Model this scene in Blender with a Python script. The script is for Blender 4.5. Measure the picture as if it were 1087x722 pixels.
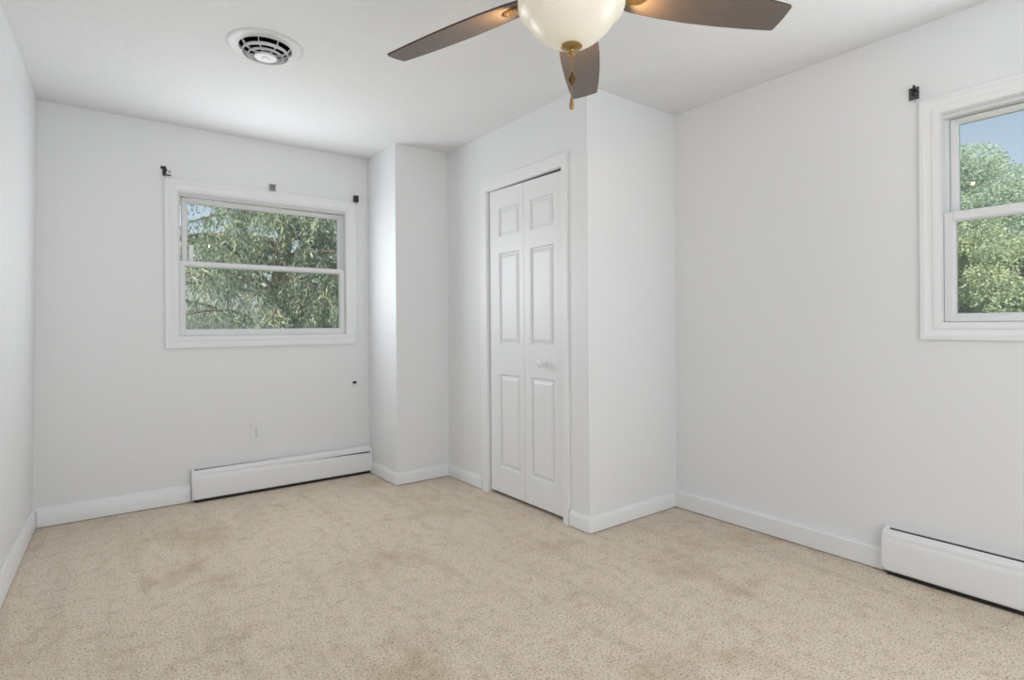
import bpy, bmesh, math, random
import numpy as np
from mathutils import Vector, Matrix

for o in list(bpy.data.objects):
    bpy.data.objects.remove(o)
S = bpy.context.scene
COL = S.collection
PI = math.pi

# ------------------------------------------------------------------ camera
YAW, ROLL, FPX = 0.6452, -0.0069, 591.81
CAM = Vector((0.2786, -0.0328, 1.1342))
fwd = Vector((math.sin(YAW), math.cos(YAW), 0))
rt = Vector((math.cos(YAW), -math.sin(YAW), 0))
up = rt.cross(fwd)
r2 = rt * math.cos(ROLL) + up * math.sin(ROLL)
u2 = up * math.cos(ROLL) - rt * math.sin(ROLL)
cd = bpy.data.cameras.new('camera')
cam = bpy.data.objects.new('camera', cd)
COL.objects.link(cam)
M = Matrix((r2, u2, -fwd)).transposed().to_4x4()
M.translation = CAM
cam.matrix_world = M
cd.sensor_width = 36
cd.lens = 36 * FPX / 1087
cd.shift_y = -15.47 / 1087
cd.clip_start = 0.02
S.camera = cam

# ------------------------------------------------------------------ light
S.view_settings.view_transform = 'Standard'
S.view_settings.look = 'None'
S.view_settings.gamma = 1
S.view_settings.use_curve_mapping = False
S.view_settings.exposure = 0.02

W = bpy.data.worlds.new('sky')
S.world = W
W.use_nodes = True
nt = W.node_tree
nt.nodes.clear()
sky = nt.nodes.new('ShaderNodeTexSky')
sky.sky_type = 'NISHITA'
sky.sun_disc = False
sky.sun_elevation = math.radians(42)
sky.sun_rotation = math.radians(225)
sky.air_density = 1.0
sky.dust_density = 2.0
hs = nt.nodes.new('ShaderNodeHueSaturation')
hs.inputs['Saturation'].default_value = 0.62
bg = nt.nodes.new('ShaderNodeBackground')
bg.inputs['Strength'].default_value = 0.18
wo = nt.nodes.new('ShaderNodeOutputWorld')
nt.links.new(sky.outputs[0], hs.inputs['Color'])
nt.links.new(hs.outputs[0], bg.inputs['Color'])
nt.links.new(bg.outputs[0], wo.inputs[0])


def lamp(name, kind, loc, energy, color=(1, 1, 1), size=None, target=None, sy=None):
    l = bpy.data.lights.new(name, kind)
    l.energy = energy
    l.color = color
    if kind == 'AREA':
        l.size = size
        if sy:
            l.shape = 'RECTANGLE'
            l.size_y = sy
    o = bpy.data.objects.new(name, l)
    COL.objects.link(o)
    o.location = loc
    if target is not None:
        o.rotation_euler = (Vector(target) - Vector(loc)).to_track_quat('-Z', 'Y').to_euler()
    return o


sun = lamp('sun', 'SUN', (-8, -8, 10), 9.0, (1, 0.96, 0.88), target=(0, 0, 0))
sun.data.angle = math.radians(1.0)
lamp('rear_fill', 'AREA', (1.2, -1.52, 1.35), 22, (0.915, 0.962, 1.0), 2.6, (1.3, 3, 1.5), 1.9)  # added fill from behind the view; the rear wall has no opening
lamp('ceiling_fill', 'AREA', (0.9, -0.9, 0.8), 5, (0.915, 0.962, 1.0), 1.6, (1.0, 0.3, 2.44))  # added upward fill that brightens the ceiling, not a fixture of the room
lamp('back_window_daylight', 'AREA', (1.20, 4.11, 1.54), 12.5, (0.915, 0.962, 1.0), 0.85, (1.20, 0, 1.54), 0.80)
lamp('side_window_daylight', 'AREA', (3.172, 0.38, 1.58), 9.5, (0.915, 0.962, 1.0), 0.76, (0, 0.38, 1.58), 0.86)

# ------------------------------------------------------------------ helpers


def mat(name, color=(0.8, 0.8, 0.8), rough=0.5, metal=0.0, spec=0.5, **kw):
    m = bpy.data.materials.new(name)
    m.use_nodes = True
    b = m.node_tree.nodes['Principled BSDF']
    b.inputs['Base Color'].default_value = (*color, 1)
    b.inputs['Roughness'].default_value = rough
    b.inputs['Metallic'].default_value = metal
    b.inputs['Specular IOR Level'].default_value = spec
    for k, v in kw.items():
        b.inputs[k.replace('_', ' ')].default_value = v
    return m


def nodes(m):
    return m.node_tree.nodes, m.node_tree.links, m.node_tree.nodes['Principled BSDF']


def add_bump(m, scale, strength, dist=0.002, detail=4, coord='Object'):
    N, L, b = nodes(m)
    tc = N.new('ShaderNodeTexCoord')
    nz = N.new('ShaderNodeTexNoise')
    nz.inputs['Scale'].default_value = scale
    nz.inputs['Detail'].default_value = detail
    bp = N.new('ShaderNodeBump')
    bp.inputs['Strength'].default_value = strength
    bp.inputs['Distance'].default_value = dist
    L.new(tc.outputs[coord], nz.inputs['Vector'])
    L.new(nz.outputs['Fac'], bp.inputs['Height'])
    L.new(bp.outputs['Normal'], b.inputs['Normal'])
    return tc, nz, bp


def obj(name, bm, m, parent=None, smooth=False, mats=None):
    me = bpy.data.meshes.new(name)
    if smooth is not False:
        ang = math.radians(35) if smooth is True else smooth
        bm.normal_update()
        for f in bm.faces:
            f.smooth = True
        for e in bm.edges:
            if len(e.link_faces) == 2 and e.calc_face_angle(0) > ang:
                e.smooth = False
    bm.to_mesh(me)
    bm.free()
    o = bpy.data.objects.new(name, me)
    COL.objects.link(o)
    for mm in (mats or [m]):
        me.materials.append(mm)
    if parent is not None:
        o.parent = parent
    return o


def structure(o):
    o['kind'] = 'structure'
    return o


def tag(o, label, cat, group=None):
    o['label'] = label
    o['category'] = cat
    if group:
        o['group'] = group
    return o


def empty(name, loc=(0, 0, 0), rz=0):
    o = bpy.data.objects.new(name, None)
    COL.objects.link(o)
    o.location = loc
    o.rotation_euler = (0, 0, rz)
    o.empty_display_size = 0.1
    return o


def box(bm, lo, hi, mi=0, bevel=0):
    xs = [(lo[i], hi[i]) if lo[i] < hi[i] else (hi[i], lo[i]) for i in range(3)]
    v = [bm.verts.new((xs[0][i], xs[1][j], xs[2][k])) for i in (0, 1) for j in (0, 1) for k in (0, 1)]
    fs = [(0, 1, 3, 2), (4, 6, 7, 5), (0, 4, 5, 1), (2, 3, 7, 6), (0, 2, 6, 4), (1, 5, 7, 3)]
    faces = [bm.faces.new([v[i] for i in f]) for f in fs]
    for f in faces:
        f.material_index = mi
    if bevel:
        es = list({e for f in faces for e in f.edges})
        bmesh.ops.bevel(bm, geom=es, offset=bevel, segments=2, affect='EDGES', profile=0.5)
    return faces


def hexa(bm, p):
    """8 corner points: bottom loop then top loop."""
    v = [bm.verts.new(q) for q in p]
    for f in ((3, 2, 1, 0), (4, 5, 6, 7), (0, 1, 5, 4), (1, 2, 6, 5), (2, 3, 7, 6), (3, 0, 4, 7)):
        bm.faces.new([v[i] for i in f])


def lathe(bm, prof, seg=48, c=(0, 0, 0), close=False, mi=0):
    rings = []
    for r, z in prof:
        if r < 1e-6:
            rings.append([bm.verts.new((c[0], c[1], c[2] + z))])
        else:
            rings.append([bm.verts.new((c[0] + r * math.cos(2 * PI * i / seg), c[1] + r * math.sin(2 * PI * i / seg), c[2] + z)) for i in range(seg)])
    pairs = list(zip(rings, rings[1:]))
    if close:
        pairs.append((rings[-1], rings[0]))
    for a, b in pairs:
        for i in range(seg):
            j = (i + 1) % seg
            if len(a) == 1 and len(b) == 1:
                continue
            if len(a) == 1:
                f = bm.faces.new((a[0], b[j], b[i]))
            elif len(b) == 1:
                f = bm.faces.new((a[i], a[j], b[0]))
            else:
                f = bm.faces.new((a[i], a[j], b[j], b[i]))
            f.material_index = mi


def extrude(bm, poly, map0, map1):
    """closed 2-D polygon poly swept between two mappings (2d -> 3d)."""
    a = [bm.verts.new(map0(p)) for p in poly]
    b = [bm.verts.new(map1(p)) for p in poly]
    n = len(poly)
    for i in range(n):
        j = (i + 1) % n
        bm.faces.new((a[i], a[j], b[j], b[i]))
    bm.faces.new(a[::-1])
    bm.faces.new(b)


def sheet(line, t):
    """thin closed outline around an open polyline (folded metal sheet)."""
    n = len(line)
    left, right = [], []
    for i in range(n):
        p = Vector(line[i])
        d = Vector((0, 0))
        if i > 0:
            d += (p - Vector(line[i - 1])).normalized()
        if i < n - 1:
            d += (Vector(line[i + 1]) - p).normalized()
        d.normalize()
        nn = Vector((-d.y, d.x)) * t / 2
        left.append(tuple(p + nn))
        right.append(tuple(p - nn))
    return left + right[::-1]


def frame_sweep(bm, rect, prof, mp):
    """mitred picture frame. rect=(u0,v0,u1,v1) outer; prof: (inset, height) list; mp(u,v,w)->xyz with w<0 into the room."""
    u0, v0, u1, v1 = rect
    loops = []
    for ins, h in prof:
        loops.append([bm.verts.new(mp(*q)) for q in ((u0 + ins, v0 + ins, -h), (u1 - ins, v0 + ins, -h), (u1 - ins, v1 - ins, -h), (u0 + ins, v1 - ins, -h))])
    n = len(loops)
    for k in range(n):
        a, b = loops[k], loops[(k + 1) % n]
        for i in range(4):
            j = (i + 1) % 4
            bm.faces.new((a[i], a[j], b[j], b[i]))
    bmesh.ops.recalc_face_normals(bm, faces=bm.faces[:])


def tube(bm, p0, p1, r0, r1=None, seg=10, cap=True):
    p0, p1 = Vector(p0), Vector(p1)
    r1 = r0 if r1 is None else r1
    d = (p1 - p0).normalized()
    x = d.orthogonal().normalized()
    y = d.cross(x)
    a = [bm.verts.new(p0 + (x * math.cos(2 * PI * i / seg) + y * math.sin(2 * PI * i / seg)) * r0) for i in range(seg)]
    b = [bm.verts.new(p1 + (x * math.cos(2 * PI * i / seg) + y * math.sin(2 * PI * i / seg)) * r1) for i in range(seg)]
    for i in range(seg):
        j = (i + 1) % seg
        bm.faces.new((a[i], a[j], b[j], b[i]))
    if cap:
        bm.faces.new(a[::-1])
        bm.faces.new(b)


# ------------------------------------------------------------------ materials
paint = mat('wall_paint', (0.895, 0.90, 0.91), 0.42, spec=0.45)
add_bump(paint, 60, 0.08, 0.002, 3)
ceil_paint = mat('ceiling_paint', (0.90, 0.905, 0.91), 0.75, spec=0.2)
tc, nz, bp = add_bump(ceil_paint, 14, 0.55, 0.012, 8)
trim_paint = mat('trim_paint', (0.92, 0.925, 0.935), 0.33, spec=0.5)
vinyl = mat('window_vinyl', (0.86, 0.865, 0.875), 0.38, spec=0.5)
door_paint = mat('door_paint', (0.91, 0.915, 0.925), 0.36, spec=0.5)
N, L, b = nodes(door_paint)
tcd = N.new('ShaderNodeTexCoord')
mpd = N.new('ShaderNodeMapping')
mpd.inputs['Scale'].default_value = (60, 60, 2.5)
nzd = N.new('ShaderNodeTexNoise')
nzd.inputs['Scale'].default_value = 4
bpd = N.new('ShaderNodeBump')
bpd.inputs['Strength'].default_value = 0.12
bpd.inputs['Distance'].default_value = 0.001
L.new(tcd.outputs['Object'], mpd.inputs['Vector'])
L.new(mpd.outputs[0], nzd.inputs['Vector'])
L.new(nzd.outputs['Fac'], bpd.inputs['Height'])
L.new(bpd.outputs[0], b.inputs['Normal'])
heater_paint = mat('heater_enamel', (0.90, 0.905, 0.915), 0.35, spec=0.5)
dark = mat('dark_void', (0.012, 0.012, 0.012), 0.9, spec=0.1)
fin_shade = mat('fin_and_shade_black', (0.03, 0.03, 0.03), 0.7, spec=0.2)
plastic_white = mat('white_plastic', (0.88, 0.885, 0.89), 0.3)
slot_dark = mat('slot_dark', (0.05, 0.05, 0.05), 0.6)
bracket_black = mat('bracket_black', (0.02, 0.02, 0.021), 0.35, spec=0.5)
bracket_grey = mat('bracket_grey_plastic', (0.55, 0.55, 0.56), 0.3, spec=0.5)
steel = mat('steel', (0.6, 0.6, 0.6), 0.25, 1.0)
brass = mat('antique_brass', (0.46, 0.31, 0.13), 0.3, 1.0)
brass_dark = mat('dark_bronze', (0.16, 0.095, 0.04), 0.3, 0.8)
vent_paint = mat('vent_enamel', (0.80, 0.80, 0.80), 0.4)
grass_m = mat('lawn', (0.10, 0.15, 0.05), 0.9, spec=0.1)
bark = mat('bark', (0.16, 0.13, 0.10), 0.9, spec=0.1)
add_bump(bark, 25, 0.8, 0.02)

# glass: thin pane that mirrors the room a little, added veil hazes the view
glass = bpy.data.materials.new('window_glass')
glass.use_nodes = True
N, L = glass.node_tree.nodes, glass.node_tree.links
N.clear()
tr = N.new('ShaderNodeBsdfTransparent')
tr.inputs[0].default_value = (0.93, 0.95, 0.95, 1)
gl = N.new('ShaderNodeBsdfGlossy')
gl.inputs['Roughness'].default_value = 0.02
mx = N.new('ShaderNodeMixShader')
fr = N.new('ShaderNodeFresnel')
fr.inputs['IOR'].default_value = 1.25
out = N.new('ShaderNodeOutputMaterial')
L.new(fr.outputs[0], mx.inputs[0])
L.new(tr.outputs[0], mx.inputs[1])
L.new(gl.outputs[0], mx.inputs[2])
hz = N.new('ShaderNodeBsdfTranslucent')
hz.inputs[0].default_value = (0.9, 0.92, 0.95, 1)
m2 = N.new('ShaderNodeMixShader')
m2.inputs[0].default_value = 0.085
L.new(mx.outputs[0], m2.inputs[1])
L.new(hz.outputs[0], m2.inputs[2])
L.new(m2.outputs[0], out.inputs[0])

# carpet: cut pile with speckle, tufts and nap marks
carpet = mat('carpet', (0.6, 0.5, 0.4), 0.95, spec=0.05)
N, L, b = nodes(carpet)
tc = N.new('ShaderNodeTexCoord')


def noise(scale, detail=2, rough=0.5, src=None):
    n = N.new('ShaderNodeTexNoise')
    n.inputs['Scale'].default_value = scale
    n.inputs['Detail'].default_value = detail
    n.inputs['Roughness'].default_value = rough
    L.new(src or tc.outputs['Object'], n.inputs['Vector'])
    return n


def ramp(src, stops):
    r = N.new('ShaderNodeValToRGB')
    while len(r.color_ramp.elements) < len(stops):
        r.color_ramp.elements.new(0.5)
    for e, (p, c) in zip(r.color_ramp.elements, stops):
        e.position = p
        e.color = (*c, 1)
    L.new(src, r.inputs[0])
    return r


def mixc(kind, fac, a, b2):
    m = N.new('ShaderNodeMix')
    m.data_type = 'RGBA'
    m.blend_type = kind
    m.inputs[0].default_value = fac
    L.new(a, m.inputs[6])
    L.new(b2, m.inputs[7])
    return m.outputs[2]


fine = noise(320, 2, 0.6)
speck = noise(125, 2, 0.75)
speck2 = noise(210, 2, 0.7)
mottle = noise(16, 4, 0.65)
tuft = N.new('ShaderNodeTexVoronoi')
tuft.inputs['Scale'].default_value = 190
L.new(tc.outputs['Object'], tuft.inputs['Vector'])
base = ramp(fine.outputs['Fac'], [(0.30, (0.76, 0.65, 0.52)), (0.50, (0.89, 0.765, 0.625)), (0.68, (0.97, 0.855, 0.715))])
sp = ramp(speck.outputs['Fac'], [(0.34, (0.32, 0.28, 0.24)), (0.43, (0.92, 0.91, 0.90)), (0.58, (1.0, 1.0, 1.0))])
sp2 = ramp(speck2.outputs['Fac'], [(0.33, (0.48, 0.44, 0.40)), (0.44, (0.94, 0.935, 0.93)), (0.58, (1.0, 1.0, 1.0))])
mo = ramp(mottle.outputs['Fac'], [(0.36, (0.88, 0.85, 0.81)), (0.50, (1.0, 1.0, 1.0))])
c1 = mixc('MULTIPLY', 1.0, base.outputs[0], sp.outputs[0])
c1 = mixc('MULTIPLY', 1.0, c1, sp2.outputs[0])
c1 = mixc('MULTIPLY', 1.0, c1, mo.outputs[0])
warp = noise(2.2, 4, 0.6)
nap = ramp(warp.outputs['Fac'], [(0.32, (0.84, 0.80, 0.74)), (0.45, (1, 1, 1)), (0.66, (1.0, 1.0, 1.0))])
b.inputs['Sheen Weight'].default_value = 0.2
b.inputs['Sheen Roughness'].default_value = 0.5
b.inputs['Sheen Tint'].default_value = (1, 0.95, 0.88, 1)
c2 = mixc('MULTIPLY', 1.0, c1, nap.outputs[0])
mp = N.new('ShaderNodeMapping')
mp.inputs['Rotation'].default_value = (0, 0, math.radians(-12))
mp.inputs['Scale'].default_value = (7, 0.9, 1)
L.new(tc.outputs['Object'], mp.inputs['Vector'])
streak = noise(1.5, 3, 0.6, mp.outputs[0])
st = ramp(streak.outputs['Fac'], [(0.36, (0.9, 0.89, 0.88)), (0.5, (1, 1, 1))])
c3 = mixc('MULTIPLY', 0.8, c2, st.outputs[0])
L.new(c3, b.inputs['Base Color'])
addh = N.new('ShaderNodeMath')
addh.operation = 'SUBTRACT'
L.new(speck.outputs['Fac'], addh.inputs[0])
L.new(tuft.outputs['Distance'], addh.inputs[1])
bmp = N.new('ShaderNodeBump')
bmp.inputs['Strength'].default_value = 0.3
bmp.inputs['Distance'].default_value = 0.008
L.new(addh.outputs[0], bmp.inputs['Height'])
L.new(bmp.outputs[0], b.inputs['Normal'])

# ------------------------------------------------------------------ room shell
H = 2.44
YB, XR, YF = 4.135, 3.196, -1.6          # back wall, right wall, rear wall
XC, YC = 2.0087, 3.639                   # chase: left face, front face
XK, YK = 2.4368, 2.1415                  # closet: door wall, end wall
T = 0.12


def xl(y, z):                            # the left wall is a little out of true
    return -0.0362 * (YB - y) + 0.034 * z / H


# window openings in the walls
WB = (0.722, 1.075, 1.830, 2.012)        # back: x0,z0,x1,z1
WR = (-0.02, 1.130, 0.772, 2.034)        # right: y0,z0,y1,z1

bm = bmesh.new()
box(bm, (-0.6, YF - 0.2, -0.12), (XR + T, YB + T, 0))
structure(obj('floor', bm, carpet))

# ceiling with a round hole for the air diffuser
VX, VY, VR = 0.930, 2.725, 0.118
bm = bmesh.new()
q = 0.2
seg = 48
x0, x1, y0, y1 = -0.6, XR + T, YF - 0.2, YB + T
for a in ((x0, y0, x1, VY - q), (x0, VY + q, x1, y1), (x0, VY - q, VX - q, VY + q), (VX + q, VY - q, x1, VY + q)):
    box(bm, (a[0], a[1], H), (a[2], a[3], H + 0.15))
for zz in (H, H + 0.15):
    ci, sq = [], []
    for i in range(seg):
        a = 2 * PI * i / seg
        cx_, sy_ = math.cos(a), math.sin(a)
        k = q / max(abs(cx_), abs(sy_))
        ci.append(bm.verts.new((VX + VR * cx_, VY + VR * sy_, zz)))
        sq.append(bm.verts.new((VX + k * cx_, VY + k * sy_, zz)))
    for i in range(seg):
        j = (i + 1) % seg
        bm.faces.new((sq[i], sq[j], ci[j], ci[i]) if zz > H else (ci[i], ci[j], sq[j], sq[i]))
structure(obj('ceiling', bm, ceil_paint))

bm = bmesh.new()
for a in ((-0.6, 0, WB[0], H), (WB[2], 0, XR + T, H), (WB[0], 0, WB[2], WB[1]), (WB[0], WB[3], WB[2], H)):
    box(bm, (a[0], YB, a[1]), (a[2], YB + T, a[3]))
structure(obj('wall_back', bm, paint))

bm = bmesh.new()
for a in ((YF, 0, WR[0], H), (WR[2], 0, YB, H), (WR[0], 0, WR[2], WR[1]), (WR[0], WR[3], WR[2], H)):
    box(bm, (XR, a[0], a[1]), (XR + T, a[2], a[3]))
structure(obj('wall_right', bm, paint))

bm = bmesh.new()
box(bm, (XR + T, YF - 0.2, H + 0.02), (XR + T + 0.42, YB + T + 0.42, H + 0.15))
box(bm, (-0.6, YB + T, H + 0.02), (XR + T, YB + T + 0.42, H + 0.15))
structure(obj('trim_added_eave', bm, trim_paint))  # added unseen overhang that keeps sky light off the window jambs

bm = bmesh.new()
hexa(bm, [(xl(YF, 0), YF, 0), (xl(YB, 0), YB, 0), (-0.6, YB, 0), (-0.6, YF, 0),
          (xl(YF, H), YF, H), (xl(YB, H), YB, H), (-0.6, YB, H), (-0.6, YF, H)])
bmesh.ops.recalc_face_normals(bm, faces=bm.faces[:])
structure(obj('wall_left', bm, paint))

bm = bmesh.new()
box(bm, (-0.6, YF - T, 0), (XR + T, YF, H))
structure(obj('wall_rear', bm, paint))

bm = bmesh.new()
box(bm, (XC, YC, 0), (XK + 0.1, YB, H))
structure(obj('wall_chase', bm, paint))

# closet wall with the door opening, and the closet end wall
DY0, DY1, DZ = 2.344, 3.106, 2.047
bm = bmesh.new()
for a in ((YK, 0, DY0, H), (DY1, 0, YC, H), (DY0, DZ, DY1, H)):
    box(bm, (XK, a[0], a[1]), (XK + 0.1, a[2], a[3]))
structure(obj('wall_closet', bm, paint))
bm = bmesh.new()
box(bm, (XK + 0.1, YK, 0), (XR, YK + 0.1, H))
structure(obj('wall_closet_end', bm, paint))

# ------------------------------------------------------------------ baseboards


def base_prof(h, t):
    return [(0, 0.005), (t, 0.005), (t, h * 0.74), (t * 0.86, h * 0.80), (t * 0.62, h * 0.86), (t * 0.5, h * 0.94), (t * 0.38, h), (0, h)]


def board(name, p0, p1, nrm, h, t, m0=0.0, m1=0.0, prof=None):
    """runs along the wall foot from p0 to p1, nrm points into the room; m0/m1 = mitre (offset per unit thickness)."""
    p0, p1, n = Vector((*p0, 0)), Vector((*p1, 0)), Vector((*nrm, 0))
    d = (p1 - p0).normalized()
    bm = bmesh.new()
    extrude(bm, prof or base_prof(h, t), lambda q: p0 + n * q[0] - d * (q[0] * m0) + Vector((0, 0, q[1])),
            lambda q: p1 + n * q[0] + d * (q[0] * m1) + Vector((0, 0, q[1])))
    bmesh.ops.recalc_face_normals(bm, faces=bm.faces[:])
    return structure(obj(name, bm, trim_paint, smooth=math.radians(30)))


HB, TB = 0.092, 0.016
box_prof = [(0, 0.005), (0.034, 0.005), (0.034, 0.093), (0.028, 0.099), (0, 0.103)]
back_prof = [(0, 0.005), (0.022, 0.005), (0.022, 0.085), (0.016, 0.098), (0.010, 0.104), (0.008, 0.112), (0, 0.112)]
board('baseboard_back', (xl(YB, 0), YB), (0.783, YB), (0, -1), 0.11, 0.02, -1, 0, back_prof)
board('baseboard_left', (xl(YF, 0), YF), (xl(YB, 0), YB), (1, 0), 0.11, 0.016, 0, -1, [(0, 0.005), (0.016, 0.005), (0.016, 0.085), (0.011, 0.098), (0.007, 0.112), (0, 0.112)])
board('baseboard_chase_side', (XC, YB), (XC, YC), (-1, 0), HB, TB, 0, 1)
board('baseboard_chase_front', (XC, YC), (XK, YC), (0, -1), HB, TB, 1, -1)
board('baseboard_closet_far', (XK, YC), (XK, 3.181), (-1, 0), HB, TB, -1, 0)
board('baseboard_closet_near', (XK, 2.291), (XK, YK), (-1, 0), HB, TB, 0, 1)
board('baseboard_closet_end', (XK, YK), (XR - 0.034, YK), (0, -1), HB, TB, 1, 0)
board('baseboard_right', (XR, YK), (XR, 0.985), (-1, 0), 0.1, 0.034, 0, 0, box_prof)

# ------------------------------------------------------------------ windows
CASE = [(0, 0), (0, 0.013), (0.004, 0.017), (0.020, 0.018), (0.024, 0.0145), (0.046, 0.0125), (0.050, 0.016), (0.060, 0.016), (0.066, 0.011), (0.075, 0.009), (0.075, 0)]
SASH = [(0, 0), (0, 0.032), (0.0, 0.034)]


def sash(bm, rect, w0, w1, stile, top, bot, mp):
    u0, v0, u1, v1 = rect

    def bx(a, b_):
        c = [mp(u, v, w) for u in (a[0], b_[0]) for v in (a[1], b_[1]) for w in (a[2], b_[2])]
        box(bm, [min(p[i] for p in c) for i in range(3)], [max(p[i] for p in c) for i in range(3)], bevel=0.003)
    bx((u0, v0, w0), (u0 + stile, v1, w1))
    bx((u1 - stile, v0, w0), (u1, v1, w1))
    bx((u0 + stile, v0, w0), (u1 - stile, v0 + bot, w1))
    bx((u0 + stile, v1 - top, w0), (u1 - stile, v1, w1))
    # glazing bead
    g = 0.008
    a = (u0 + stile, v0 + bot, u1 - stile, v1 - top)
    frame_sweep(bm, a, [(0, -(w0 + 0.004)), (g * 0.3, -(w0 + 0.004)), (g, -(w0 + 0.012)), (g, -(w1 - 0.004)), (0, -(w1 - 0.004))], mp)
    return a


def window(name, rect_case, open_, lower, upper, mp, stop=False):
    """lower/upper = (u0,v0,u1,v1, stile, top rail, bottom rail)"""
    root = structure(empty(name, mp((rect_case[0] + rect_case[2]) / 2, rect_case[1], 0)))
    inv = Matrix.Translation(root.location).inverted()

    def put(n, bm, m, parent=root, smooth=False):
        if parent is root:
            bm.transform(inv)
        else:
            bm.transform(inv)
        return obj(n, bm, m, parent, smooth)
    bm = bmesh.new()
    frame_sweep(bm, rect_case, CASE, mp)
    put('casing', bm, trim_paint, smooth=math.radians(40))
    # jamb liner with the two sash tracks
    bm = bmesh.new()
    u0, v0, u1, v1 = open_
    frame_sweep(bm, open_, [(0, -0.001), (0.006, -0.001), (0.006, -T), (0, -T)], mp)
    c = 0.006
    for ua, ub in ((u0 + c, u0 + c + 0.012), (u1 - c - 0.012, u1 - c)):
        p, q_ = mp(ua, v0 + c, 0.050), mp(ub, v1 - c, 0.053)
        box(bm, [min(p[i], q_[i]) for i in range(3)], [max(p[i], q_[i]) for i in range(3)])
    p, q_ = mp(u0 + c, upper[3] + 0.003, 0.016), mp(u1 - c, v1 - c, 0.053)   # filler added above the sashes, gives the dark head reveal a lit face
    box(bm, [min(p[i], q_[i]) for i in range(3)], [max(p[i], q_[i]) for i in range(3)])
    put('jamb', bm, vinyl)
    for nm, s, w0, w1 in (('upper_sash', upper, 0.055, 0.088), ('lower_sash', lower, 0.012, 0.046)):
        bm = bmesh.new()
        a = sash(bm, s[:4], w0, w1, s[4], s[5], s[6], mp)
        so = put(nm, bm, vinyl)
        bm = bmesh.new()
        wm = (w0 + w1) / 2
        p, q_ = mp(a[0] + 0.002, a[1] + 0.002, wm - 0.002), mp(a[2] - 0.002, a[3] - 0.002, wm + 0.002)
        box(bm, [min(p[i], q_[i]) for i in range(3)], [max(p[i], q_[i]) for i in range(3)])
        put('pane', bm, glass, so)
        if stop and nm == 'upper_sash':
            bm = bmesh.new()
            p, q_ = mp(a[0] + 0.014, a[1] - 0.004, 0.0485), mp(a[0] + 0.040, a[1] + 0.118, 0.0547)
            box(bm, [min(p[i], q_[i]) for i in range(3)], [max(p[i], q_[i]) for i in range(3)], bevel=0.002)
            put('sash_stop', bm, plastic_white, so)
    # sash lock on the meeting rail
    return root


mpB = lambda u, v, w: (u, YB + w, v)
mpR = lambda u, v, w: (XR + w, -u, v)
window('window_1', (0.647, 1.000, 1.903, 2.090), (WB[0], WB[1], WB[2], WB[3]),
       (0.729, 1.082, 1.823, 1.570, 0.030, 0.028, 0.034),
       (0.750, 1.533, 1.823, 1.990, 0.026, 0.026, 0.030), mpB, True)
window('window_2', (-0.847, 1.058, 0.095, 2.108), (-WR[2], WR[1], -WR[0], WR[3]),
       (-0.765, 1.137, 0.013, 1.606, 0.032, 0.036, 0.028),
       (-0.752, 1.575, 0.000, 2.010, 0.020, 0.016, 0.032), mpR)

# ------------------------------------------------------------------ closet door (bifold, two leaves)
door = structure(empty('door_1', (XK, (DY0 + DY1) / 2, 0)))
DO = Vector(door.location)


def dput(n, bm, m, parent=door, smooth=False, mats=None):
    bm.transform(Matrix.Translation(-DO))
    return obj(n, bm, m, parent, smooth, mats)


# casing: two legs and a head, mitred
bm = bmesh.new()
cw, ct = 0.072, 0.016
cp = [(0, 0), (0, 0.012), (0.003, 0.014), (cw - 0.004, 0.014), (cw, 0.012), (cw, 0)]
near_w = 0.044                                      # the near leg is a narrower strip
inn = [(DY1, 0), (DY1, DZ), (DY0, DZ), (DY0, 0)]
loops = []
for ins, h in cp:
    k = 1 - ins / cw
    o1, o0, oz = DY1 + k * cw, DY0 - k * near_w, DZ + k * cw
    loops.append([bm.verts.new((XK - h, *p)) for p in ((o1, 0), (o1, oz), (o0, oz), (o0, 0))])
for a, b_ in zip(loops, loops[1:]):
    for i in range(3):
        bm.faces.new((a[i], a[i + 1], b_[i + 1], b_[i]))
for i in (0, 3):
    bm.faces.new([l[i] for l in loops])
bmesh.ops.recalc_face_normals(bm, faces=bm.faces[:])
dput('casing', bm, trim_paint, smooth=math.radians(25))
bm = bmesh.new()
box(bm, (XK + 0.001, DY0, 0), (XK + 0.1, DY0 + 0.004, DZ))
box(bm, (XK + 0.001, DY1 - 0.004, 0), (XK + 0.1, DY1, DZ))
box(bm, (XK + 0.001, DY0, DZ - 0.004), (XK + 0.1, DY1, DZ))
dput('jamb', bm, trim_paint)
bm = bmesh.new()
box(bm, (XK + 0.02, DY0 + 0.01, DZ - 0.012), (XK + 0.05, DY1 - 0.01, DZ - 0.004))
dput('track', bm, slot_dark)


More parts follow.
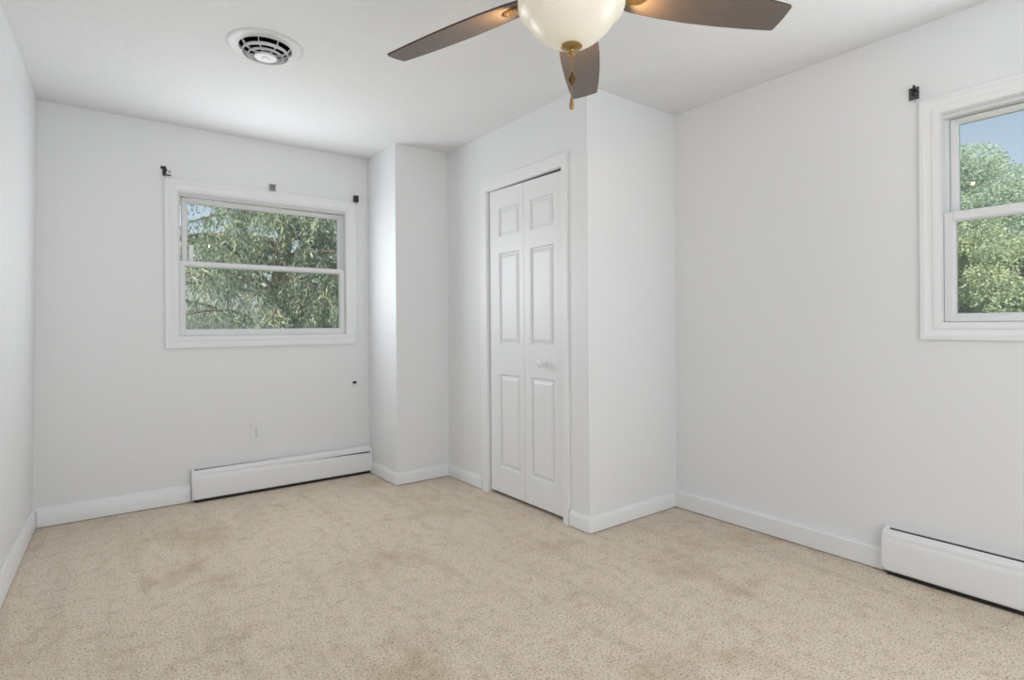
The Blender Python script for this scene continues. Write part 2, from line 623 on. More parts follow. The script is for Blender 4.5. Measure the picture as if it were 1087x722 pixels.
def leaf(name, y0, y1, panels, x0=XK + 0.010, t=0.034):
    """moulded leaf: the front face carries raised panels in sunk surrounds."""
    bm = bmesh.new()
    z0, z1 = 0.024, 2.040
    ys = sorted({y0, y1, *[p for q_ in panels for p in (q_[0], q_[2])]})
    zs = sorted({z0, z1, *[p for q_ in panels for p in (q_[1], q_[3])]})
    vs = {}

    def V(x, y, z):
        k = (round(x, 5), round(y, 5), round(z, 5))
        if k not in vs:
            vs[k] = bm.verts.new(k)
        return vs[k]
    for i in range(len(ys) - 1):
        for j in range(len(zs) - 1):
            cy, cz = (ys[i] + ys[i + 1]) / 2, (zs[j] + zs[j + 1]) / 2
            if any(p[0] < cy < p[2] and p[1] < cz < p[3] for p in panels):
                continue
            bm.faces.new([V(x0, *c) for c in ((ys[i], zs[j]), (ys[i], zs[j + 1]), (ys[i + 1], zs[j + 1]), (ys[i + 1], zs[j]))])
    for p in panels:
        prof = [(0, 0), (0.003, 0.006), (0.007, 0.015), (0.013, 0.015), (0.024, 0.007), (0.036, 0.0015)]
        lp = []
        for ins, dep in prof:
            lp.append([V(x0 + dep, *c) for c in ((p[0] + ins, p[1] + ins), (p[2] - ins, p[1] + ins), (p[2] - ins, p[3] - ins), (p[0] + ins, p[3] - ins))])
        for a, c in zip(lp, lp[1:]):
            for i in range(4):
                j = (i + 1) % 4
                bm.faces.new((a[i], a[j], c[j], c[i]))
        bm.faces.new(lp[-1])
    for v in bm.verts:                                  # the leaves hang a little low at the near side
        if v.co.z > 1.99:
            v.co.z -= 0.013 * (3.094 - v.co.y) / 0.745
    # sides and back
    fr_b = [e for e in bm.edges if len(e.link_faces) == 1]
    r = bmesh.ops.extrude_edge_only(bm, edges=fr_b)
    nv = [g for g in r['geom'] if isinstance(g, bmesh.types.BMVert)]
    for v in nv:
        v.co.x = x0 + t
    bk = [e for e in bm.edges if len(e.link_faces) == 1]
    bmesh.ops.edgeloop_fill(bm, edges=bk)
    bmesh.ops.recalc_face_normals(bm, faces=bm.faces[:])
    return dput(name, bm, door_paint)


zz = ((0.190, 0.812), (1.012, 1.614), (1.724, 1.912))
leaf('door_leaf', 2.7215, 3.094, [(2.768, a, 2.992, c) for a, c in zz])
near_leaf = leaf('door_leaf', 2.350, 2.7185, [(2.437, a, 2.661, c) for a, c in zz])
bm = bmesh.new()
kp = [(0.0, 0.0), (0.013, 0.0), (0.013, 0.003), (0.007, 0.006), (0.006, 0.016), (0.010, 0.020), (0.0155, 0.026), (0.016, 0.032), (0.012, 0.038), (0.005, 0.0405), (0, 0.041)]
lathe(bm, kp, 24)
bm.transform(Matrix.Translation((XK + 0.0102, 2.520, 0.905)) @ Matrix.Scale(1.45, 4) @ Matrix.Rotation(-PI / 2, 4, 'Y'))
bmesh.ops.recalc_face_normals(bm, faces=bm.faces[:])
dput('knob', bm, plastic_white, near_leaf, True)

# ------------------------------------------------------------------ baseboard heaters


def heater(name, length, height, loc, rz, label, skew=((0.007, 0, 0), (0.007, 0, 0))):
    """local frame: x along the wall, y out of the wall, z up; y=0 is the wall."""
    root = empty(name, loc, rz)
    tag(root, label, 'heater')
    k = height / 0.205
    e = 0.012

    def ext(nm, poly, a, c, m):
        bm = bmesh.new()
        extrude(bm, poly, lambda q_: (a, q_[0], q_[1] * k), lambda q_: (c, q_[0], q_[1] * k))
        bmesh.ops.recalc_face_normals(bm, faces=bm.faces[:])
        return obj(nm, bm, m, root, math.radians(30))
    ext('back_plate', [(0, 0.02), (0.003, 0.02), (0.003, 0.196), (0.005, 0.205), (0.005, 0.209), (0, 0.209)], 0.0, length, heater_paint)
    # hood and front panel may sit askew: d0/d1 = (hood inset, hood height, panel height) at the two ends
    def strip(nm, line, a, c, da, dc, f):
        bm = bmesh.new()
        l0, l1 = sheet(f(line, da), 0.0022), sheet(f(line, dc), 0.0022)
        va = [bm.verts.new((a, q_[0], q_[1] * k)) for q_ in l0]
        vc = [bm.verts.new((c, q_[0], q_[1] * k)) for q_ in l1]
        n = len(va)
        for i in range(n):
            j = (i + 1) % n
            bm.faces.new((va[i], va[j], vc[j], vc[i]))
        bm.faces.new(va[::-1])
        bm.faces.new(vc)
        bmesh.ops.recalc_face_normals(bm, faces=bm.faces[:])
        return obj(nm, bm, heater_paint, root, math.radians(12))
    hood = [(0.019, 0.190), (0.020, 0.2025), (0.024, 0.2045), (0.048, 0.200), (0.056, 0.192), (0.0585, 0.183), (0.0585, 0.164)]
    strip('hood', hood, e, length - e, skew[0], skew[1], lambda l, d: [(y + d[0] * (1 if i < 3 else 0), z + d[1]) for i, (y, z) in enumerate(l)])
    panel = [(0.0545, 0.176), (0.0565, 0.1725), (0.0605, 0.1705), (0.0650, 0.158), (0.0665, 0.150), (0.0665, 0.028), (0.063, 0.022), (0.056, 0.020)]
    strip('front_panel', panel, e, length - e, skew[0], skew[1], lambda l, d: [(y, z + (d[2] if z > 0.1 else 0)) for y, z in l])
    bm = bmesh.new()
    n = 60
    for i in range(n):
        x = e + 0.02 + (length - 2 * e - 0.04) * i / (n - 1)
        box(bm, (x, 0.009, 0.055 * k), (x + 0.0015, 0.050, 0.125 * k))
    box(bm, (e, 0.0052, 0.034 * k), (length - e, 0.012, 0.2035 * k))  # dark sheet paints the shade in the slot behind the hood
    box(bm, (e + 0.006, 0.0052, 0.002), (length - e - 0.006, 0.058, 0.034))  # dark block painted in as the shade under the front panel
    obj('fins_and_gap_shade', bm, fin_shade, root)
    cap = [(0, 0.012), (0.060, 0.022), (0.068, 0.036), (0.068, 0.152), (0.060, 0.182), (0.058, 0.196), (0.048, 0.204), (0.020, 0.209), (0, 0.211)]
    ext('end_cap', cap, 0.0, e + 0.004, heater_paint)
    ext('end_cap', cap, length - e - 0.004, length, heater_paint)
    return root


heater('baseboard_heater', 2.005 - 0.786, 0.205, (2.005, YB, 0), PI, 'long white baseboard heater on the back wall under the window',
       ((-0.006, 0.006, -0.018), (0.012, 0.0, 0.004)))
heater('baseboard_heater', 1.5, 0.198, (XR, 0.982, 0), PI / 2 + PI, 'white baseboard heater on the right wall, past the bare board, cut by the frame')
hr = bpy.data.objects['baseboard_heater.001']
hr.rotation_euler = (0, 0, PI / 2)
hr.location = (XR, 0.982 - 1.5, 0)

# ------------------------------------------------------------------ outlet and jack on the back wall
root = tag(empty('power_outlet', (1.183, YB, 0.404)), 'white duplex power outlet low on the back wall above the heater', 'outlet')
bm = bmesh.new()
box(bm, (-0.039, -0.0078, -0.063), (0.039, 0, 0.063), bevel=0.0035)
obj('cover_plate', bm, plastic_white, root)
for dz in (0.0195, -0.0195):
    bm = bmesh.new()
    pl = []
    for i in range(32):
        a = 2 * PI * i / 32
        pl.append((0.0172 * math.cos(a), max(-0.0142, min(0.0142, 0.0172 * math.sin(a)))))
    extrude(bm, pl, lambda p: (p[0], -0.0076, p[1] + dz), lambda p: (p[0], -0.0105, p[1] + dz))
    bmesh.ops.recalc_face_normals(bm, faces=bm.faces[:])
    f = obj('receptacle', bm, plastic_white, root)
    bm = bmesh.new()
    box(bm, (-0.0080, -0.0109, dz + 0.001), (-0.0052, -0.0103, dz + 0.0095))
    box(bm, (0.0048, -0.0109, dz + 0.001), (0.0082, -0.0103, dz + 0.0085))
    tube(bm, (0, -0.0103, dz - 0.0065), (0, -0.0109, dz - 0.0065), 0.0032, seg=12)
    obj('slot', bm, slot_dark, f)
bm = bmesh.new()
tube(bm, (0, -0.007, 0), (0, -0.0090, 0), 0.0032, seg=14)
obj('screw', bm, steel, root)

root = tag(empty('cable_jack', (1.890, YB, 0.695)), 'tiny cable jack with a black socket on the back wall near the corner chase', 'jack')
bm = bmesh.new()
box(bm, (-0.019, -0.006, -0.023), (0.019, 0, 0.023), bevel=0.002)
obj('jack_plate', bm, plastic_white, root)
bm = bmesh.new()
box(bm, (-0.0145, -0.0075, 0.000), (0.0145, -0.0058, 0.0165))
obj('socket', bm, dark, root)
bm = bmesh.new()
extrude(bm, [(-0.006, -0.004), (-0.026, -0.009), (-0.028, -0.014), (-0.006, -0.021)], lambda p: (-0.013, p[0], p[1]), lambda p: (0.013, p[0], p[1]))
bmesh.ops.recalc_face_normals(bm, faces=bm.faces[:])
obj('lip', bm, plastic_white, root)

# ------------------------------------------------------------------ curtain rod brackets


def bracket(loc, rz, kind, label, name='curtain_rod_bracket'):
    """local: y=0 wall, -y into the room, x along the wall."""
    root = tag(empty(name, loc, rz), label, 'bracket', 'curtain rod brackets above the windows')
    m = bracket_grey if kind == 'clear' else bracket_black

    def part(n, mm, *boxes):
        bm = bmesh.new()
        for lo, hi in boxes:
            box(bm, lo, hi, bevel=0.001)
        return obj(n, bm, mm, root)
    if kind == 'hook':
        part('wall_plate', m, ((-0.020, -0.004, 0.012), (0.010, 0, 0.030)), ((-0.010, -0.004, -0.030), (0.008, 0, 0.012)))
        part('arm', m, ((-0.004, -0.040, -0.006), (0.012, -0.004, 0.008)), ((-0.002, -0.042, -0.034), (0.006, -0.034, -0.006)))
        part('cradle', m, ((0.006, -0.042, -0.036), (0.034, -0.034, -0.028)), ((0.022, -0.042, -0.014), (0.030, -0.034, -0.004)))
    elif kind == 'block':
        part('wall_plate', bracket_edge, ((-0.020, -0.004, -0.024), (0.020, 0, 0.028)))
        part('arm', m, ((-0.018, -0.040, 0.002), (0.010, -0.004, 0.022)))
        part('cradle', m, ((-0.014, -0.044, -0.022), (0.008, -0.004, -0.004)))
    elif kind == 'clear':
        part('wall_plate', m, ((-0.022, -0.003, -0.024), (0.022, 0, 0.024)))
        part('hook', bracket_mid, ((-0.021, -0.020, 0.016), (0.019, -0.003, 0.021)), ((0.002, -0.020, -0.016), (0.010, -0.003, 0.016)), ((-0.020, -0.018, -0.020), (-0.015, -0.003, 0.016)))
    else:
        part('wall_plate', bracket_edge, ((-0.019, -0.004, -0.026), (0.019, 0, 0.028)))
        part('arm', m, ((-0.002, -0.034, 0.006), (0.016, -0.004, 0.016)), ((0.004, -0.034, 0.016), (0.014, -0.028, 0.028)))
        part('cradle', m, ((0.000, -0.034, -0.012), (0.016, -0.004, -0.005)), ((0.010, -0.040, -0.026), (0.019, -0.030, -0.005)))
    bm = bmesh.new()
    tube(bm, (0.002, -0.003, -0.032), (0.002, -0.011, -0.032), 0.0045, seg=12)
    tube(bm, (0.002, 0.0, -0.032), (0.002, -0.003, -0.032), 0.003, seg=12)
    obj('screw', bm, steel, root)
    return root


bracket_mid = mat('bracket_grey_hook', (0.20, 0.20, 0.205), 0.4)
bracket_edge = mat('bracket_metal', (0.09, 0.09, 0.092), 0.4, spec=0.5)
bracket((0.650, YB, 2.134), 0, 'hook', 'black hook shaped curtain rod bracket at the top left corner of the back window')
bracket((1.303, YB, 2.119), 0, 'clear', 'small grey plastic curtain rod bracket above the middle of the back window')
bracket((1.910, YB, 2.117), 0, 'block', 'black block shaped curtain rod bracket at the top right corner of the back window')
bracket((XR, 0.866, 2.148), -PI / 2, 'prongs', 'dark curtain rod bracket with prongs at the corner of the right wall window')

# ------------------------------------------------------------------ round ceiling diffuser
vent = tag(empty('ceiling_vent', (VX, VY, H)), 'round white air diffuser with concentric rings in the ceiling', 'vent')
bm = bmesh.new()
lathe(bm, [(0.166, 0.0), (0.166, -0.002), (0.160, -0.005), (0.146, -0.0075), (0.130, -0.0085), (0.122, -0.011), (0.116, -0.012), (0.112, -0.008), (0.112, 0.0)], 72, close=True)
bmesh.ops.recalc_face_normals(bm, faces=bm.faces[:])
obj('flange', bm, vent_paint, vent, math.radians(50))
bm = bmesh.new()
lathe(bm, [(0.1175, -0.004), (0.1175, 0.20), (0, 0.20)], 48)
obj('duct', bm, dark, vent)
for ri, z, h in ((0.100, -0.040, 0.0165), (0.0765, -0.051, 0.0125)):
    bm = bmesh.new()
    lathe(bm, [(ri - 0.001, z), (ri + 0.0012, z + 0.001), (ri - 0.002, z + h), (ri - 0.004, z + h), (ri - 0.0022, z + 0.002)], 64, close=True)
    bmesh.ops.recalc_face_normals(bm, faces=bm.faces[:])
    obj('ring', bm, vent_paint, vent, math.radians(25))
bm = bmesh.new()
lathe(bm, [(0, -0.0575), (0.015, -0.0575), (0.017, -0.0555), (0.0185, -0.0545), (0.044, -0.0555), (0.0485, -0.054), (0.0495, -0.050), (0.047, -0.044), (0.030, -0.040), (0, -0.040)], 64)
bmesh.ops.recalc_face_normals(bm, faces=bm.faces[:])
obj('centre_disc', bm, vent_paint, vent, math.radians(25))
for i in range(8):
    a = 2 * PI * (i + 0.35) / 8
    bm = bmesh.new()
    extrude(bm, [(0.030, -0.041), (0.046, -0.046), (0.076, -0.042), (0.098, -0.032), (0.1135, -0.010), (0.1135, 0.002), (0.095, -0.020), (0.070, -0.034), (0.030, -0.036)], lambda p: (p[0], -0.001, p[1]), lambda p: (p[0], 0.001, p[1]))
    bm.transform(Matrix.Rotation(a, 4, 'Z'))
    bmesh.ops.recalc_face_normals(bm, faces=bm.faces[:])
    obj('rib', bm, vent_paint, vent)

# ------------------------------------------------------------------ ceiling fan
wood = mat('blade_wood', (0.115, 0.090, 0.080), 0.42, spec=0.45)
N, L, b = nodes(wood)
tcw = N.new('ShaderNodeTexCoord')
mpw = N.new('ShaderNodeMapping')
mpw.inputs['Scale'].default_value = (4, 55, 20)
nzw = N.new('ShaderNodeTexNoise')
nzw.inputs['Scale'].default_value = 3
nzw.inputs['Detail'].default_value = 5
L.new(tcw.outputs['Object'], mpw.inputs['Vector'])
L.new(mpw.outputs[0], nzw.inputs['Vector'])
rw = N.new('ShaderNodeValToRGB')
rw.color_ramp.elements[0].position = 0.3
rw.color_ramp.elements[0].color = (0.150, 0.124, 0.112, 1)
rw.color_ramp.elements[1].position = 0.7
rw.color_ramp.elements[1].color = (0.190, 0.160, 0.146, 1)
L.new(nzw.outputs['Fac'], rw.inputs[0])
L.new(rw.outputs[0], b.inputs['Base Color'])
wood_edge = mat('blade_edge', (0.09, 0.055, 0.04), 0.5)

FX, FY = 1.409, 1.169
fan = tag(empty('ceiling_fan', (FX, FY, H)), 'ceiling fan with brown wooden blades, lit cream glass bowl and pull chains', 'ceiling fan')
bm = bmesh.new()
lathe(bm, [(0, 0), (0.068, 0), (0.068, -0.012), (0.060, -0.040), (0.040, -0.062), (0.018, -0.070), (0, -0.070)], 40)
obj('canopy', bm, brass, fan, True)
bm = bmesh.new()
tube(bm, (0, 0, -0.065), (0, 0, -0.150), 0.0125, seg=20)
obj('downrod', bm, brass, fan, True)
bm = bmesh.new()
lathe(bm, [(0, -0.145), (0.030, -0.145), (0.045, -0.160), (0.095, -0.175), (0.128, -0.200), (0.132, -0.250), (0.118, -0.275), (0.100, -0.285), (0.100, -0.300), (0.085, -0.318), (0.070, -0.322), (0.070, -0.332), (0.118, -0.338), (0.122, -0.346), (0, -0.346)], 56)
obj('motor_housing', bm, brass, fan, True)
ZB = 2.076 - H                                       # blade tip height
TH, PIT, DROOP = 0.734, -0.219, 0.075
bl = [(0.150, -0.050), (0.20, -0.060), (0.28, -0.068), (0.38, -0.071), (0.48, -0.068), (0.58, -0.060), (0.655, -0.051), (0.664, -0.049), (0.667, -0.045),
      (0.668, 0.0), (0.664, 0.046), (0.661, 0.050), (0.654, 0.0525), (0.58, 0.060), (0.48, 0.067), (0.38, 0.070), (0.28, 0.068), (0.20, 0.060), (0.150, 0.050), (0.142, 0.040), (0.140, 0.0), (0.142, -0.040)]


def make_blade(i):
    a = TH + 2 * PI * i / 5
    Mx = Matrix.Rotation(a, 4, 'Z') @ Matrix.Translation((0.66, 0, ZB)) @ Matrix.Rotation(DROOP, 4, 'Y') @ Matrix.Rotation(PIT, 4, 'X') @ Matrix.Translation((-0.66, 0, 0))
    bm = bmesh.new()
    extrude(bm, bl, lambda p: (p[0], p[1], 0.0), lambda p: (p[0], p[1], 0.006))
    bmesh.ops.recalc_face_normals(bm, faces=bm.faces[:])
    for f in bm.faces:
        f.material_index = 1 if len(f.verts) == 4 else 0
    o = obj('blade', bm, wood, fan, mats=[wood, wood_edge])
    o.matrix_local = Mx
    # the blade iron: an arm from the motor and a foot under the blade
    bm = bmesh.new()
    ft = [(0.135, -0.020), (0.185, -0.026), (0.215, -0.020), (0.228, 0.0), (0.215, 0.020), (0.185, 0.026), (0.135, 0.020)]
    extrude(bm, ft, lambda p: (p[0], p[1], -0.0065), lambda p: (p[0], p[1], -0.0003))
    tube(bm, (0.170, 0, -0.012), (0.170, 0, -0.006), 0.010, 0.015, 16)
    extrude(bm, [(0.080, -0.014), (0.150, -0.016), (0.150, 0.016), (0.080, 0.014)], lambda p: (p[0], p[1], -0.010), lambda p: (p[0], p[1], 0.008))
    bmesh.ops.recalc_face_normals(bm, faces=bm.faces[:])
    ir = obj('blade_iron', bm, brass, fan)
    ir.matrix_local = Mx
    bm = bmesh.new()
    for sx, sy_ in ((0.195, -0.016), (0.195, 0.016), (0.214, 0.0)):
        tube(bm, (sx, sy_, -0.009), (sx, sy_, -0.006), 0.004, 0.005, 10)
    sc = obj('screws', bm, brass, ir)
    return o


for i in range(5):
    make_blade(i)

# lit bowl
bowl_m = mat('alabaster_glass', (0.92, 0.87, 0.76), 0.3, spec=0.5)
N, L, b = nodes(bowl_m)
b.inputs['Emission Color'].default_value = (1.0, 0.86, 0.60, 1)
b.inputs['Emission Strength'].default_value = 0.12
bm = bmesh.new()
bz = -H
bp_ = [(0.152, 2.0925), (0.156, 2.091), (0.1575, 2.083), (0.1565, 2.066), (0.153, 2.056), (0.144, 2.047), (0.133, 2.037), (0.127, 2.027), (0.117, 2.012), (0.102, 1.996), (0.082, 1.980), (0.060, 1.966), (0.036, 1.957), (0.016, 1.954), (0.0, 1.9535)]
inner = [(max(r - 0.005, 0), z + 0.004) for r, z in bp_[::-1]]
lathe(bm, [(r, z + bz) for r, z in bp_ + inner[:-1] + [(0.148, 2.0915)]], 72)
bmesh.ops.recalc_face_normals(bm, faces=bm.faces[:])
obj('glass_bowl', bm, bowl_m, fan, True)
bm = bmesh.new()
fz = 1.9525 - H
lathe(bm, [(0, fz + 0.004), (0.030, fz + 0.003), (0.0325, fz), (0.030, fz - 0.003), (0.018, fz - 0.007), (0.009, fz - 0.011), (0.008, fz - 0.015), (0.011, fz - 0.018), (0.011, fz - 0.022), (0.006, fz - 0.027), (0, fz - 0.028)], 40)
bmesh.ops.recalc_face_normals(bm, faces=bm.faces[:])
obj('finial', bm, brass, fan, True)


def chain(x, y, ztop, zbot, fob_prof, fm):
    bm = bmesh.new()
    n = int((ztop - zbot) / 0.0042)
    for i in range(n):
        bmesh.ops.create_icosphere(bm, subdivisions=1, radius=0.0022, matrix=Matrix.Translation((x, y, ztop - H - i * 0.0042)))
    tube(bm, (x, y, ztop - H), (x, y, zbot - H), 0.0012, seg=6)
    c = obj('pull_chain', bm, brass, fan, True)
    bm = bmesh.new()
    lathe(bm, [(r, z + zbot - H) for r, z in fob_prof], 20, (x, y, 0))
    bmesh.ops.recalc_face_normals(bm, faces=bm.faces[:])
    obj('fob', bm, fm, c, True)


tear = [(0, 0.004), (0.003, 0.003), (0.004, -0.002), (0.008, -0.010), (0.0115, -0.020), (0.0105, -0.029), (0.006, -0.034), (0.004, -0.038), (0, -0.039)]
cyl = [(0, 0.002), (0.003, 0.001), (0.0042, -0.004), (0.0055, -0.012), (0.0068, -0.020), (0.0072, -0.030), (0.0066, -0.033), (0, -0.034)]
chain(-0.004, -0.006, 1.932, 1.873, tear, brass_dark)
chain(0.003, 0.004, 1.932, 1.805, cyl, brass)
for i in range(5):                                   # added spots outside the bowl that lay a warm glow on each blade
    a = TH + 2 * PI * i / 5
    c, d = math.cos(a), math.sin(a)
    glow = lamp('blade_glow_spot', 'SPOT', (FX + 0.164 * c, FY + 0.164 * d, 2.062), 3.2, (1.0, 0.60, 0.25), target=(FX + 0.36 * c, FY + 0.36 * d, 2.115))
    glow.data.spot_size = math.radians(110)
    glow.data.spot_blend = 1.0
    glow.data.shadow_soft_size = 0.01

# ------------------------------------------------------------------ outdoors
GZ = -0.45
bm = bmesh.new()
box(bm, (-60, -60, GZ - 0.3), (120, 120, GZ))
N, L, b = nodes(grass_m)
g_tc = N.new('ShaderNodeTexCoord')
g_n = N.new('ShaderNodeTexNoise')
g_n.inputs['Scale'].default_value = 3
g_n.inputs['Detail'].default_value = 8
g_r = N.new('ShaderNodeValToRGB')
g_r.color_ramp.elements[0].color = (0.06, 0.10, 0.03, 1)
g_r.color_ramp.elements[1].color = (0.16, 0.21, 0.08, 1)
L.new(g_tc.outputs['Object'], g_n.inputs['Vector'])
L.new(g_n.outputs['Fac'], g_r.inputs[0])
L.new(g_r.outputs[0], b.inputs['Base Color'])
structure(obj('ground', bm, grass_m))


def leaf_mat(name, stops):
    m = mat(name, (0.2, 0.3, 0.12), 0.55, spec=0.3)
    N, L, b = nodes(m)
    at = N.new('ShaderNodeAttribute')
    at.attribute_name = 'tone'
    r = N.new('ShaderNodeValToRGB')
    while len(r.color_ramp.elements) < len(stops):
        r.color_ramp.elements.new(0.5)
    for e, (p, c) in zip(r.color_ramp.elements, stops):
        e.position = p
        e.color = (*c, 1)
    L.new(at.outputs['Fac'], r.inputs[0])
    L.new(r.outputs[0], b.inputs['Base Color'])
    tl = N.new('ShaderNodeBsdfTranslucent')
    L.new(r.outputs[0], tl.inputs['Color'])
    mx = N.new('ShaderNodeMixShader')
    mx.inputs[0].default_value = 0.45
    o = N['Material Output']
    L.new(b.outputs[0], mx.inputs[1])
    L.new(tl.outputs[0], mx.inputs[2])
    L.new(mx.outputs[0], o.inputs['Surface'])
    return m


def leaves(name, base, along, side, length, width, tone, m, parent):
    """folded four-face leaves: base points, unit direction, unit side vector (n,3)."""
    n = len(base)
    nrm = np.cross(along, side)
    Lc, Wc = length[:, None], width[:, None]
    P = np.stack([base, base + along * Lc * 0.45 + side * Wc * 0.5 + nrm * Wc * 0.18,
                  base + along * Lc, base + along * Lc * 0.45 - side * Wc * 0.5 + nrm * Wc * 0.18,
                  base + along * Lc * 0.5], 1).reshape(-1, 3)
    tri = np.array([[0, 1, 4], [1, 2, 4], [2, 3, 4], [3, 0, 4]])
    F = (tri[None] + (np.arange(n) * 5)[:, None, None]).reshape(-1, 3)
    me = bpy.data.meshes.new(name)
    me.vertices.add(len(P))
    me.vertices.foreach_set('co', P.astype(np.float32).ravel())
    me.loops.add(F.size)
    me.loops.foreach_set('vertex_index', F.astype(np.int32).ravel())
    me.polygons.add(len(F))
    me.polygons.foreach_set('loop_start', np.arange(0, F.size, 3, dtype=np.int32))
    me.update(calc_edges=True)
    at = me.attributes.new('tone', 'FLOAT', 'POINT')
    at.data.foreach_set('value', np.repeat(tone, 5).astype(np.float32))
    me.materials.append(m)
    o = bpy.data.objects.new(name, me)
    COL.objects.link(o)
    o.parent = parent
    return o


def unit(v):
    return v / np.maximum(np.linalg.norm(v, axis=1, keepdims=True), 1e-9)


# the weeping tree behind the back window
rng = np.random.default_rng(5)
weep = leaf_mat('weeping_leaf', [(0.0, (0.15, 0.20, 0.155)), (0.5, (0.30, 0.375, 0.275)), (0.85, (0.50, 0.56, 0.38)), (0.94, (0.66, 0.66, 0.42)), (1.0, (0.55, 0.40, 0.27))])
TX, TY = 2.9, 10.0
t1 = tag(empty('weeping_tree', (TX, TY, GZ)), 'drooping narrow-leaved green tree filling the view through the back window', 'tree')


def branches(paths, parent, m, name='branch'):
    bm = bmesh.new()
    for pts, r0, r1 in paths:
        n = len(pts) - 1
        for i in range(n):
            tube(bm, pts[i], pts[i + 1], r0 + (r1 - r0) * i / n, r0 + (r1 - r0) * (i + 1) / n, 7, cap=False)
    return obj(name, bm, m, parent, True)


branches([([(0, 0, -0.05), (0.08, -0.03, 1.1), (-0.05, 0.05, 2.3), (0.1, 0, 3.6), (0.0, 0.1, 5.2)], 0.22, 0.07)], t1, bark, 'trunk')
boughs, starts = [], []
for i in range(98):
    a = rng.uniform(0, 2 * PI)
    z0 = rng.uniform(0.9, 5.2)
    ln = rng.uniform(1.6, 4.0) * (1 - 0.06 * z0)
    rise = rng.uniform(0.25, 0.9)
    pts = []
    for k in range(9):
        t = k / 8
        pts.append((math.cos(a + 0.25 * math.sin(3 * t + i)) * ln * t, math.sin(a + 0.25 * math.sin(3 * t + i)) * ln * t, z0 + rise * math.sin(t * 2.4) * 1.1 - 0.5 * t * t))
    boughs.append((pts, 0.035, 0.006))
    starts.append(np.array(pts))
branches(boughs, t1, bark)
B, A_, Sd, LN, WD, TN = [], [], [], [], [], []
twigs = []
for pts in starts:
    for k in range(46):
        t = rng.uniform(0.22, 1.0) * 8
        i = min(int(t), 7)
        p = pts[i] + (pts[i + 1] - pts[i]) * (t - i)
        a = rng.uniform(0, 2 * PI)
        out_ = np.array([math.cos(a), math.sin(a), rng.uniform(-0.1, 0.5)])
        ln = rng.uniform(0.35, 1.1)
        tone0 = np.clip(rng.normal(0.42, 0.17), 0, 0.86)
        if rng.random() < 0.05:
            tone0 = rng.uniform(0.9, 1.0)
        m = int(ln * 26)
        s = np.linspace(0.08, 1, m)[:, None]
        # a twig arches out and hangs down
        q_ = p + out_ * ln * 0.45 * s + np.array([0, 0, -1.0]) * ln * 0.75 * s ** 1.8
        q_ = q_ + rng.normal(0, 0.02, q_.shape)
        twigs.append(([tuple(p), tuple(p + out_ * ln * 0.22 + np.array([0, 0, -ln * 0.16])), tuple(p + out_ * ln * 0.45 + np.array([0, 0, -ln * 0.75]))], 0.005, 0.002))
        d = unit(rng.normal(0, 0.42, (m, 3)) + out_ * 0.25 + np.array([0, 0, -0.85]))
        sd = unit(np.cross(d, rng.normal(0, 1, (m, 3))))
        B.append(q_); A_.append(d); Sd.append(sd)
        LN.append(rng.uniform(0.06, 0.125, m)); WD.append(rng.uniform(0.013, 0.026, m))
        TN.append(np.clip(tone0 + rng.normal(0, 0.09, m), 0, 1))
bm = bmesh.new()
for pts, r0, r1 in twigs[::3]:
    for i in range(2):
        tube(bm, pts[i], pts[i + 1], r0, r1, 3, cap=False)
obj('twigs', bm, bark, t1)
leaves('foliage', np.concatenate(B), np.concatenate(A_), np.concatenate(Sd), np.concatenate(LN), np.concatenate(WD), np.concatenate(TN), weep, t1)


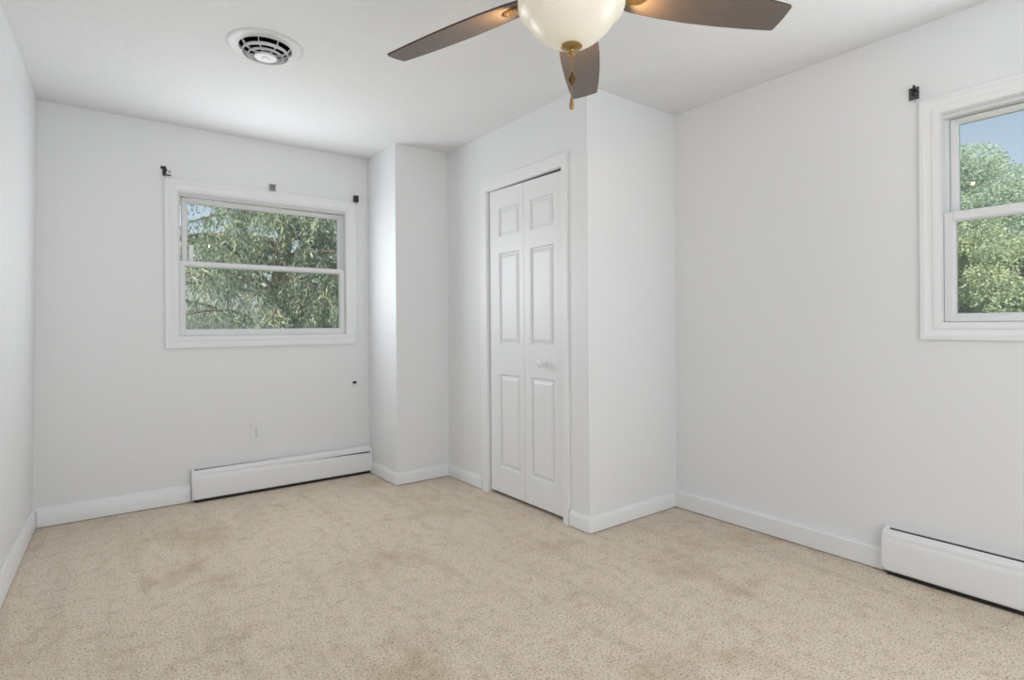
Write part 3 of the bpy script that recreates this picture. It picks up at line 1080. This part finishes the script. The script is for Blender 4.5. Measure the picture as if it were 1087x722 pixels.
def round_tree(name, loc, height, crown_r, crown_z, n_cl, per, lsize, m, label, seed, parent_group=None):
    r = np.random.default_rng(seed)
    root = tag(empty(name, loc), label, 'tree')
    paths = [([(0, 0, -0.05), (0.05, 0.02, height * 0.25), (-0.04, 0.05, height * 0.5), (0.03, 0, height * 0.8)], 0.22 * crown_r / 2, 0.06)]
    branches(paths, root, bark, 'trunk')
    bl_ = []
    B, A_, Sd, LN, WD, TN = [], [], [], [], [], []
    for k in range(n_cl):
        d = unit(r.normal(0, 1, (1, 3)))[0]
        if d[2] < -0.75:
            d[2] *= -1
        rad = r.uniform(0.06, 1.0) ** 0.5
        c = d * np.array([crown_r, crown_r, crown_r * 0.95]) * rad + np.array([0, 0, crown_z])
        c[2] = max(c[2], 0.6)
        cr = r.uniform(0.28, 0.52) * crown_r / 2.2
        bl_.append(([(0, 0, max(c[2] * 0.55, 0.5)), tuple(c * np.array([0.55, 0.55, 0.85])), tuple(c)], 0.04, 0.008))
        v = unit(r.normal(0, 1, (per, 3))) * (r.uniform(0.25, 1, per) ** 0.4)[:, None] * cr * np.array([1.15, 1.15, 0.75])
        p = c + v
        al = unit(unit(v) * 0.7 + r.normal(0, 0.6, (per, 3)) + np.array([0, 0, -0.15]))
        sd = unit(np.cross(al, r.normal(0, 1, (per, 3)) + np.array([0, 0, 1.2])))
        t0 = np.clip(r.normal(0.5, 0.16), 0, 1)
        B.append(p); A_.append(al); Sd.append(sd)
        LN.append(r.uniform(0.8, 1.3, per) * lsize); WD.append(r.uniform(0.5, 0.8, per) * lsize)
        TN.append(np.clip(t0 + r.normal(0, 0.1, per), 0, 1))
    branches(bl_, root, bark)
    leaves('foliage', np.concatenate(B), np.concatenate(A_), np.concatenate(Sd), np.concatenate(LN), np.concatenate(WD), np.concatenate(TN), m, root)
    return root


broad = leaf_mat('broad_leaf', [(0.0, (0.26, 0.32, 0.22)), (0.5, (0.46, 0.53, 0.34)), (1.0, (0.68, 0.71, 0.45))])
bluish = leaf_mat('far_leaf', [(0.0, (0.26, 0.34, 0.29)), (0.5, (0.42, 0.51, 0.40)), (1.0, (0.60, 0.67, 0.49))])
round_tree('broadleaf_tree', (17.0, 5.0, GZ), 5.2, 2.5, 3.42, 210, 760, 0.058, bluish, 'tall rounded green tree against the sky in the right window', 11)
round_tree('broadleaf_tree', (12.6, 2.6, GZ), 2.6, 1.6, 1.72, 150, 680, 0.048, broad, 'lower yellow green leafy tree in front of the taller one, right window', 12)
